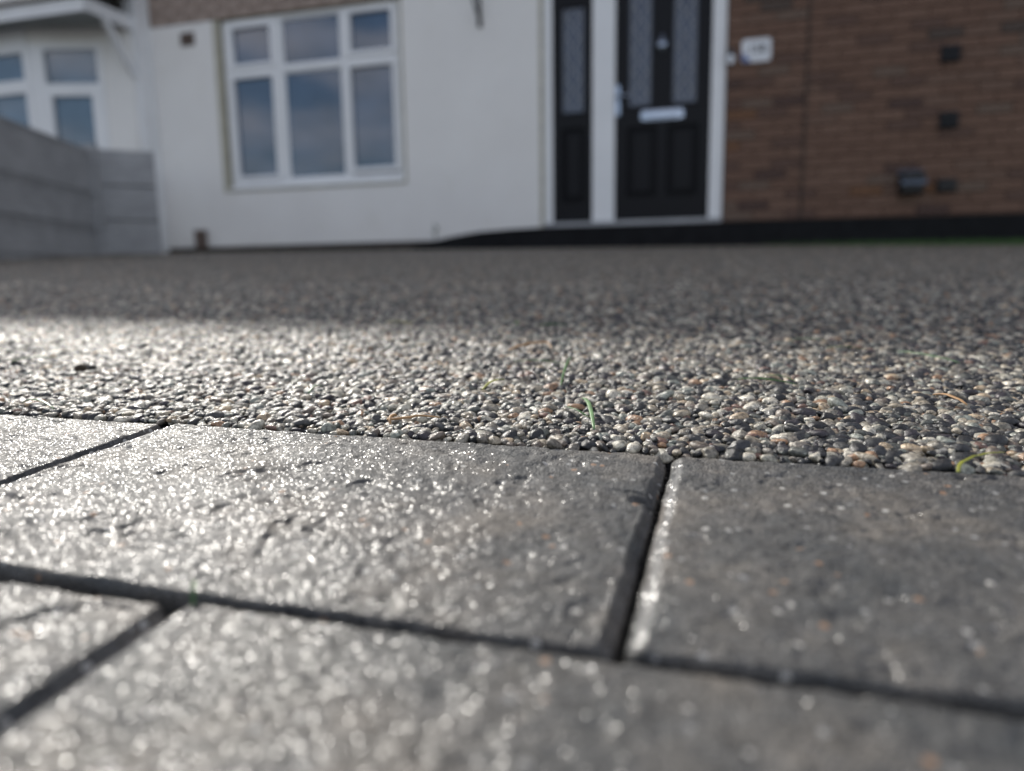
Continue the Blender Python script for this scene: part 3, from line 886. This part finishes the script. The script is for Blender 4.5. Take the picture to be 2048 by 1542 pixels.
# chrome letterbox: rounded plate with a flap
def rrect(x0, x1, z0, z1, r, n=6):
    P = []
    for (cx_, cz_, a0) in ((x1 - r, z1 - r, 0), (x0 + r, z1 - r, 90), (x0 + r, z0 + r, 180), (x1 - r, z0 + r, 270)):
        for k in range(n + 1):
            t_ = RAD(a0 + 90 * k / n); P.append((cx_ + r * math.cos(t_), cz_ + r * math.sin(t_)))
    return P
def dome(name, P, yb, yf, inset, mat, parent):
    cx_ = sum(p[0] for p in P) / len(P); cz_ = sum(p[1] for p in P) / len(P); n_ = len(P)
    V_ = [(x, yb, z) for x, z in P]
    ext = max(abs(p[0] - cx_) for p in P), max(abs(p[1] - cz_) for p in P)
    V_ += [(x, yf + (yb - yf) * 0.35, z) for x, z in P]
    V_ += [(cx_ + (x - cx_) * (1 - inset / ext[0]), yf, cz_ + (z - cz_) * (1 - inset / ext[1])) for x, z in P]
    F_ = [tuple(range(2 * n_, 3 * n_))]
    for l_ in (0, 1):
        for i in range(n_): F_.append((l_ * n_ + i, l_ * n_ + (i + 1) % n_, (l_ + 1) * n_ + (i + 1) % n_, (l_ + 1) * n_ + i))
    F_.append(tuple(range(n_))[::-1])
    return link(name, mesh(V_, F_), mat, parent)
lb = dome('letterbox', rrect(-0.545, -0.218, 1.262, 1.345, 0.018), DY, DY - 0.014, 0.008, MAT['chrome'], dr)
dome('letterbox_flap', rrect(-0.505, -0.258, 1.279, 1.330, 0.008), DY - 0.012, DY - 0.022, 0.006, MAT['chrome'], dr)
# urn knocker
link('knocker', tube([(-0.388, DY - 0.01, 1.905), (-0.388, DY - 0.012, 1.88), (-0.388, DY - 0.02, 1.855), (-0.388, DY - 0.024, 1.83), (-0.388, DY - 0.02, 1.80), (-0.388, DY - 0.012, 1.77), (-0.388, DY - 0.01, 1.75)],
     [0.006, 0.012, 0.030, 0.036, 0.028, 0.014, 0.008], 14, 0.5), MAT['chrome'], dr)
dome('handle_plate', rrect(-0.748, -0.712, 1.315, 1.555, 0.017), DY, DY - 0.010, 0.005, MAT['chrome'], dr)
link('handle', tube([(-0.730, DY - 0.008, 1.465), (-0.730, DY - 0.05, 1.465), (-0.715, DY - 0.058, 1.464), (-0.66, DY - 0.058, 1.460), (-0.615, DY - 0.055, 1.452)], [0.010, 0.010, 0.010, 0.009, 0.007], 10), MAT['chrome'], dr)

# small fittings on the walls
def vent(name, x0, x1, z0, z1, mat, label, cat, slots=4, proud=0.03, y=FY, group=None):
    t_ = thing(name, ((x0 + x1) / 2, y, z0), label, cat, group)
    dome('case', rrect(x0, x1, z0, z1, 0.006, 3), y + 0.004, y - proud, 0.006, mat, t_)
    h_ = (z1 - z0) / (slots * 2 + 1)
    for k in range(slots):
        part('slat', (x0 + 0.014, x1 - 0.014, y - proud - 0.006, y - proud + 0.001, z0 + h_ * (2 * k + 1), z0 + h_ * (2 * k + 1.9)), mat, t_)
    return t_
vent('air_vent', -4.735, -4.585, 2.205, 2.320, MAT['terracotta'], 'small brown vent high on the white render, left of the window', 'vent', 4, 0.008)
vent('wall_vent', 1.532, 1.654, 1.512, 1.625, MAT['greyplastic'], 'square dark grey cover on the brick wall, topmost of the column of three', 'vent', 3, 0.03, group='square covers on the brick wall')
vent('wall_vent', 1.552, 1.674, 1.065, 1.180, MAT['greyplastic'], 'square black cover on the brick wall, middle of the column of three', 'vent', 3, 0.03, group='square covers on the brick wall')
vent('wall_vent', 1.566, 1.694, 0.628, 0.722, MAT['blackplastic'], 'flat black cover on the brick wall, lowest and beside the big hooded box', 'vent', 3, 0.03, group='square covers on the brick wall')
# hooded flue box
fb = thing('flue_cover', (1.395, FY, 0.63), 'larger dark box with a sloping blue-grey hood low on the brick wall', 'vent')
dome('case', rrect(1.315, 1.475, 0.620, 0.775, 0.01, 3), FY, FY - 0.10, 0.01, MAT['blackplastic'], fb)
link('hood', prism([(0, 0), (0, 0.002), (0.165, 0.002), (0.165, 0)], 0, 1, lambda x, y, z: (1.3125 + x, FY - 0.002 - 0.125 * y, 0.785 - 0.105 * y + z * 4)), plain('blue_grey_plastic', (0.10, 0.125, 0.165), 0.35, 0.08, 9), fb)
# low brown pipe box by the ground
lp = thing('pipe_cover', (-4.66, FY - 0.03, 0.375), 'small brown brick-coloured box at the foot of the white wall', 'box')
link('cover', boxes([(-4.715, -4.615, FY - 0.06, FY + 0.002, 0.374, 0.535)], 0.008), MAT['terracotta'], lp)
link('cap', boxes([(-4.722, -4.608, FY - 0.068, FY + 0.002, 0.5355, 0.548)], 0.004), MAT['terracotta'], lp)
# thin stem by the step
tw = thing('stray_stem', (-2.28, FY - 0.03, 0.375), 'thin dark weed stem standing against the white wall where the black step begins', 'weed')
link('stem', tube([(-2.29, FY - 0.03, 0.36), (-2.285, FY - 0.03, 0.42), (-2.272, FY - 0.028, 0.47), (-2.276, FY - 0.02, 0.525)], [0.004, 0.0035, 0.003, 0.0015], 6), MAT['brownplinth'], tw)
for (dx_, dz_, s_) in ((-0.02, 0.44, -1), (0.022, 0.475, 1), (-0.012, 0.50, -1)):
    link('leaf', mesh([(-2.28, FY - 0.03, dz_), (-2.28 + dx_, FY - 0.035, dz_ + 0.012), (-2.28 + 1.6 * dx_, FY - 0.04, dz_ + 0.03), (-2.28 + 0.5 * dx_, FY - 0.028, dz_ + 0.026)], [(0, 1, 2, 3)]), MAT['turf'], tw)
# doorbell
db = thing('doorbell', (0.122, FY - 0.01, 1.63), 'small black and white video doorbell beside the door frame', 'doorbell')
dome('back_case', rrect(0.093, 0.149, 1.622, 1.735, 0.026, 8), FY - 0.002, FY - 0.022, 0.006, MAT['blackplastic'], db)
dome('front_button', rrect(0.097, 0.144, 1.625, 1.692, 0.022, 8), FY - 0.02, FY - 0.030, 0.006, MAT['whiteplastic'], db)
dome('camera_lens', rrect(0.112, 0.132, 1.703, 1.723, 0.0098, 6), FY - 0.021, FY - 0.027, 0.003, MAT['glass'], db)
# number sign
sg = thing('house_number_sign', (0.30, FY - 0.008, 1.63), 'white rounded house number plaque with blue corner reading 158', 'sign')
dome('plate', rrect(0.195, 0.405, 1.625, 1.79, 0.028, 6), FY - 0.003, FY - 0.014, 0.004, MAT['signwhite'], sg)
pl = [(0.202, 1.646), (0.214, 1.633), (0.228, 1.631), (0.262, 1.631), (0.250, 1.650), (0.228, 1.672), (0.202, 1.700)]
link('blue_corner', prism(pl, FY - 0.0185, FY - 0.0145), MAT['signblue'], sg)
fc_ = bpy.data.curves.new('digits', 'FONT')
fc_.body = '158'
fc_.size = 0.088
fc_.extrude = 0.0015
fc_.align_x = 'CENTER'
fo = bpy.data.objects.new('digits', fc_)
COL.objects.link(fo)
dg = bpy.context.evaluated_depsgraph_get()
dm = bpy.data.meshes.new_from_object(fo.evaluated_get(dg))
bpy.data.objects.remove(fo)
dm.transform(Matrix.Translation((0.307, FY - 0.0165, 1.690)) @ Matrix.Rotation(RAD(90), 4, 'X'))
link('digits', dm, MAT['signblack'], sg)
# iron bracket hanging into view above the drive
bk = thing('hanging_bracket', (-1.84, FY - 0.02, 2.08), 'black iron bracket fixed to the white wall between the window and the door', 'bracket')
link('wall_bar', tube([(-1.85, FY - 0.012, 2.085), (-1.85, FY - 0.014, 2.20), (-1.85, FY - 0.014, 2.55), (-1.85, FY - 0.014, 2.75)], [0.018, 0.014, 0.014, 0.012], 8, 0.6), MAT['iron'], bk)
link('scroll_arm', tube([(-1.85, FY - 0.02, 2.15), (-1.862, FY - 0.08, 2.22), (-1.872, FY - 0.18, 2.35), (-1.88, FY - 0.30, 2.50), (-1.885, FY - 0.42, 2.62), (-1.885, FY - 0.5, 2.70)], 0.011, 8), MAT['iron'], bk)
link('top_arm', tube([(-1.85, FY - 0.014, 2.72), (-1.87, FY - 0.25, 2.72), (-1.89, FY - 0.55, 2.72)], 0.011, 8), MAT['iron'], bk)

# ------------------------------------------------------------------ neighbour's house
nh = thing('neighbouring_house', (-6.5, 5.9, 0.3), 'neighbouring white house with canopied bay window behind the grey fence', 'house')
part('white_wall', [(-13.0, -5.12, 5.90, 6.15, 0.1, 4.88)], MAT['render'], nh)
part('corner_pier', [(-5.200, -5.055, 5.72, 5.898, 0.1, 4.55)], MAT['trim'], nh)
part('bay_wall', [(-8.2, -6.05, 5.452, 5.898, 0.1, 0.75)], MAT['render'], nh)
# angled facet frame of reference
fo_ = Vector((-6.010, 5.450, 0)); fd = Vector((0.964, 0.266, 0)); fn = Vector((-0.266, 0.964, 0))
def fx(x, y, z): return tuple(fo_ + fd * x + fn * y + Vector((0, 0, z)))
part('bay_side_wall', [(0.0, 0.93, 0.0, 0.12, 0.1, 0.80), (0.66, 0.93, 0.0, 0.12, 0.80, 2.36), (0.0, 0.66, 0.0, 0.12, 2.21, 2.36)], MAT['render'], nh, fr=fx)
bw = link('bay_side_window', boxes([(0.0, 0.135, -0.012, 0.08, 0.80, 2.21), (0.615, 0.66, -0.012, 0.08, 0.80, 2.21), (0.135, 0.615, -0.012, 0.08, 2.165, 2.21), (0.135, 0.615, -0.012, 0.08, 1.800, 1.872),
     (0.135, 0.175, -0.016, 0.08, 0.80, 1.800), (0.545, 0.615, -0.016, 0.08, 0.80, 1.800), (0.175, 0.545, -0.016, 0.08, 1.763, 1.800), (0.175, 0.545, -0.016, 0.08, 0.80, 0.86)], 0.0, fx), MAT['upvc'], nh)
part('pane', [(0.135, 0.615, 0.022, 0.042, 1.872, 2.165)], MAT['bayglass'], bw, fr=fx)
part('pane', [(0.175, 0.545, 0.022, 0.042, 0.86, 1.763)], MAT['bayglass'], bw, fr=fx)
fwm = link('bay_front_window', boxes([(-8.2, -6.02, 5.44, 5.55, 2.15, 2.36), (-8.2, -6.02, 5.44, 5.55, 0.75, 0.82), (-6.075, -6.012, 5.436, 5.55, 0.82, 2.15), (-6.60, -6.50, 5.44, 5.55, 0.82, 2.15), (-7.3, -7.2, 5.44, 5.55, 0.82, 2.15),
     (-8.2, -6.075, 5.44, 5.55, 1.80, 1.915)]), MAT['upvc'], nh)
for x0_, x1_ in ((-6.50, -6.075), (-7.2, -6.60), (-8.2, -7.3)):
    part('pane', [(x0_, x1_, 5.475, 5.495, 1.915, 2.15)], MAT['bayglass'], fwm)
    part('pane', [(x0_, x1_, 5.475, 5.495, 0.82, 1.80)], MAT['bayglass'], fwm)
# canopy over the bay
part('fascia', [(-8.6, -5.09, 5.18, 5.20, 2.322, 2.432), (-5.110, -5.090, 5.20, 5.72, 2.330, 2.440)], MAT['trim'], nh)
part('soffit', [(-8.6, -5.112, 5.202, 5.898, 2.362, 2.374)], MAT['soffit'], nh)
link('canopy_roof', mesh([(-8.65, 5.15, 2.436), (-5.06, 5.15, 2.436), (-5.06, 5.89, 2.72), (-8.65, 5.89, 2.72), (-8.65, 5.15, 2.456), (-5.06, 5.15, 2.456), (-5.06, 5.89, 2.75), (-8.65, 5.89, 2.75)],
     [(0, 3, 2, 1), (4, 5, 6, 7), (0, 1, 5, 4), (1, 2, 6, 5), (2, 3, 7, 6), (3, 0, 4, 7)]), MAT['rooftile'], nh)
link('canopy_bracket', mesh([(-5.125, 5.36, 2.36), (-5.085, 5.36, 2.36), (-5.085, 5.42, 2.36), (-5.125, 5.42, 2.36), (-5.125, 5.72, 1.96), (-5.085, 5.72, 1.96), (-5.085, 5.72, 1.88), (-5.125, 5.72, 1.88)],
     [(0, 1, 2, 3), (7, 6, 5, 4), (3, 2, 5, 4), (0, 7, 6, 1), (0, 3, 4, 7), (1, 6, 5, 2)]), MAT['trim'], nh)

# ------------------------------------------------------------------ fence
P0 = Vector((-4.938, 4.964, 0)); dv = Vector((-0.381, 0.924, 0)); nv_ = Vector((0.924, 0.381, 0))
def fr1(x, y, z): return tuple(P0 - dv * x + nv_ * y + Vector((0, 0, z)))     # x runs towards the viewer
fe = thing('fence', (-4.938, 4.964, 0.22), 'low grey concrete fence of wood-grained gravel boards at the left edge of the drive', 'fence')
zb = [(0.05, 0.258), (0.280, 0.508), (0.530, 0.783), (0.805, 1.150)]
for L_ in range(3):
    xa, xb = 0.05 + L_ * 1.83, 0.05 + L_ * 1.83 + 1.75
    for (za, zt) in zb:
        part('board', (xa, xb, -0.045, rng.normal(0, 0.001), za - 0.02 * L_, zt - 0.02 * L_), MAT['fence'], fe, 0.0, fr1)
        part('board_core', (xa, xb, -0.040, -0.018, 0.05 - 0.02 * L_, 1.14 - 0.02 * L_), MAT['fence'], fe, 0.0, fr1) if za < 0.1 else None
        # raised lip along the top of each board
        part('board_lip', (xa, xb, 0.002, 0.008, zt - 0.022 - 0.02 * L_, zt - 0.006 - 0.02 * L_), MAT['fence'], fe, 0.0, fr1)
    part('post', (xb, xb + 0.08, -0.07, 0.02, 0.0, 1.15 - 0.02 * L_), MAT['fence'], fe, 0.0, fr1)
part('post', (-0.045, 0.05, -0.07, 0.045, 0.05, 1.186), MAT['fence'], fe, 0.0, fr1)
d2 = Vector((0.792, 0.610, 0)); n2 = Vector((0.610, -0.792, 0))
def fr2(x, y, z): return tuple(P0 + d2 * x + n2 * y + Vector((0, 0, z)))
part('board_core', (0.0, 0.45, -0.045, -0.015, 0.05, 1.15), MAT['fence'], fe, 0.0, fr2)
for (za, zt) in [(0.05, 0.294), (0.312, 0.577), (0.595, 0.862), (0.880, 1.162)]:
    part('board', (-0.03, 0.46, -0.06, 0.012, za, zt), MAT['fence'], fe, 0.0, fr2)

# ------------------------------------------------------------------ artificial turf at the wall
nbl = 5200
Vb, Fb = [], []
poly_front = lambda x: float(np.interp(x, [0.3, 0.75, 0.97, 1.8, 3.6], [5.80, 5.50, 5.22, 4.55, 3.6]))
k = 0
while k < nbl:
    x = rng.uniform(0.3, 3.4); y = rng.uniform(3.6, 5.79)
    if y < poly_front(x): continue
    z = gz(x, y) - 0.002
    a_ = rng.uniform(0, 6.28); w_ = 0.0028; h_ = rng.uniform(0.022, 0.045)
    lx, ly = rng.normal(0, 0.007), rng.normal(0, 0.007)
    b_ = len(Vb)
    Vb += [(x - w_ * math.cos(a_), y - w_ * math.sin(a_), z), (x + w_ * math.cos(a_), y + w_ * math.sin(a_), z), (x + lx, y + ly, z + h_)]
    Fb.append((b_, b_ + 1, b_ + 2))
    k += 1
b_ = len(Vb)
xs_ = [0.3, 0.75, 0.97, 1.8, 3.6]
for x in xs_: Vb += [(x, poly_front(x), gz(x, poly_front(x)) + 0.004), (x, 5.80, gz(x, 5.80) + 0.004)]
for i in range(4): Fb.append((b_ + 2 * i, b_ + 2 * i + 2, b_ + 2 * i + 3, b_ + 2 * i + 1))
tf = link('turf', mesh(Vb, Fb), MAT['turf'])
tf['kind'] = 'stuff'
tf['label'] = 'strip of green turf at the foot of the brick wall'
tf['category'] = 'grass'

# ------------------------------------------------------------------ clippings
def clip(pts, w, mat, label, cat='grass clipping', name='grass_clipping', lift=0.0034, arch=0.0020, group='grass clippings on the gravel', flat=0.35, nseg=14):
    P = [Vector((p[0] / 1000, p[1] / 1000, 0)) for p in pts]
    # smooth polyline through the given plan points
    out = []
    for i in range(nseg + 1):
        t_ = i / nseg * (len(P) - 1); k_ = min(int(t_), len(P) - 2); u_ = t_ - k_
        p0, p1, p2, p3 = P[max(k_ - 1, 0)], P[k_], P[k_ + 1], P[min(k_ + 2, len(P) - 1)]
        q = 0.5 * ((2 * p1) + (p2 - p0) * u_ + (2 * p0 - 5 * p1 + 4 * p2 - p3) * u_ ** 2 + (3 * p1 - p0 - 3 * p2 + p3) * u_ ** 3)
        tt = i / nseg
        z = gz(q.x, q.y) + lift + arch * math.sin(math.pi * tt) + rng.normal(0, 0.00008)
        out.append((q.x, q.y, z))
    w *= 1.35
    rad = [w * (0.35 + 0.65 * math.sin(math.pi * min(1, 0.12 + 0.88 * i / nseg)) ** 0.6) for i in range(nseg + 1)]
    me_ = tube(out, rad, 6, flat)
    o = link(name, me_, mat)
    return tagt(o, label, cat, group)
G, PL, YL, ST = MAT['bladegreen'], MAT['bladepale'], MAT['bladeyellow'], MAT['straw']
clip([(81, 257), (84, 264), (93, 275), (104, 285)], 0.00055, YL, 'curved yellow-green blade hanging over the gravel edge at the far right', lift=0.0024, arch=0.0016)
clip([(-111.6, 347), (-110.5, 360), (-108, 376)], 0.0008, YL, 'short yellow-green blade pointing away, in the middle of the gravel')
clip([(-118, 433), (-100, 430), (-84, 430)], 0.0007, G, 'straight green blade lying level, just left of a thin upright one')
clip([(-85.6, 456), (-80, 410), (-74, 366)], 0.0006, G, 'thin green blade standing on end beside the straight level one')
clip([(-57, 337), (-50, 312), (-43.3, 282)], 0.0008, PL, 'pale dewy green blade pointing at the viewer near the gravel edge', arch=0.003)
clip([(-62, 318), (-55, 306), (-48, 300)], 0.0005, G, 'short dark green bit crossing behind the pale dewy blade')
clip([(17, 400), (30, 394), (46, 391)], 0.0008, G, 'long bright green blade lying level right of the middle')
clip([(30, 412), (38, 405), (46, 399)], 0.0005, G, 'small bent green sprig just above the long level blade')
clip([(122, 516), (133, 490), (146, 476)], 0.0007, PL, 'pale green blade slanting down to the right in the right-hand gravel')
clip([(80, 526), (92, 519), (104, 517)], 0.0006, G, 'thin dark green blade farther back right of the middle')
clip([(60, 560), (72, 556), (84, 562)], 0.0007, G, 'blurred green blade in the shaded gravel on the right')
clip([(-455, 372), (-450, 384), (-443, 393)], 0.0009, G, 'green blade in the bright glare at the left edge')
clip([(-330, 273.5), (-316, 270), (-301, 265)], 0.0007, G, 'curved green blade lying across onto the leftmost block', arch=0.003)
clip([(-198.5, 323), (-199.5, 331), (-200, 339)], 0.0006, G, 'tiny green scrap near the gravel edge left of the middle')
clip([(-297, 628), (-282, 622), (-267, 621)], 0.0011, YL, 'blurred yellow-green blade at the edge of the house shadow')
clip([(-146, 621), (-134, 620), (-120, 624)], 0.0011, G, 'dark green blade along the shadow edge near the middle')
clip([(-172, 640), (-168, 632)], 0.0012, G, 'small blurred green scrap at the shadow edge left of the dark blade')
clip([(-225, 508), (-220, 500)], 0.0013, MAT['soil'], 'tiny dark crumb in the sparkling gravel left of the middle', 'debris', 'debris_crumb', flat=0.9)
clip([(-381, 354), (-376, 357)], 0.0019, MAT['soil'], 'dark brown crumb in the bright glare on the left', 'debris', 'debris_crumb', flat=0.9)
clip([(-110.5, 126.5), (-113, 130.5), (-117.5, 135)], 0.0004, G, 'small green sprout growing from the joint between two near blocks', 'weed', 'weed_sprout', group=None, lift=-0.001, arch=0.004)
clip([(-134, 282), (-131, 275), (-124, 277), (-119, 284), (-112, 287)], 0.00045, ST, 'curly tan straw at the gravel edge left of the middle', 'straw', 'straw', group='dry straws on the gravel', flat=0.9)
clip([(-133, 287), (-131, 277), (-129, 272)], 0.0006, ST, 'short tan straw stub beside the curly one', 'straw', 'straw', group='dry straws on the gravel', flat=0.9)
clip([(-134, 480), (-126, 500), (-114, 510), (-106, 492)], 0.0007, ST, 'arched tan straw farther back in the middle of the gravel', 'straw', 'straw', group='dry straws on the gravel', flat=0.9)
clip([(106, 378), (110, 368), (114, 358)], 0.0009, ST, 'flat tan husk in the right-hand gravel', 'straw', 'straw', group='dry straws on the gravel')
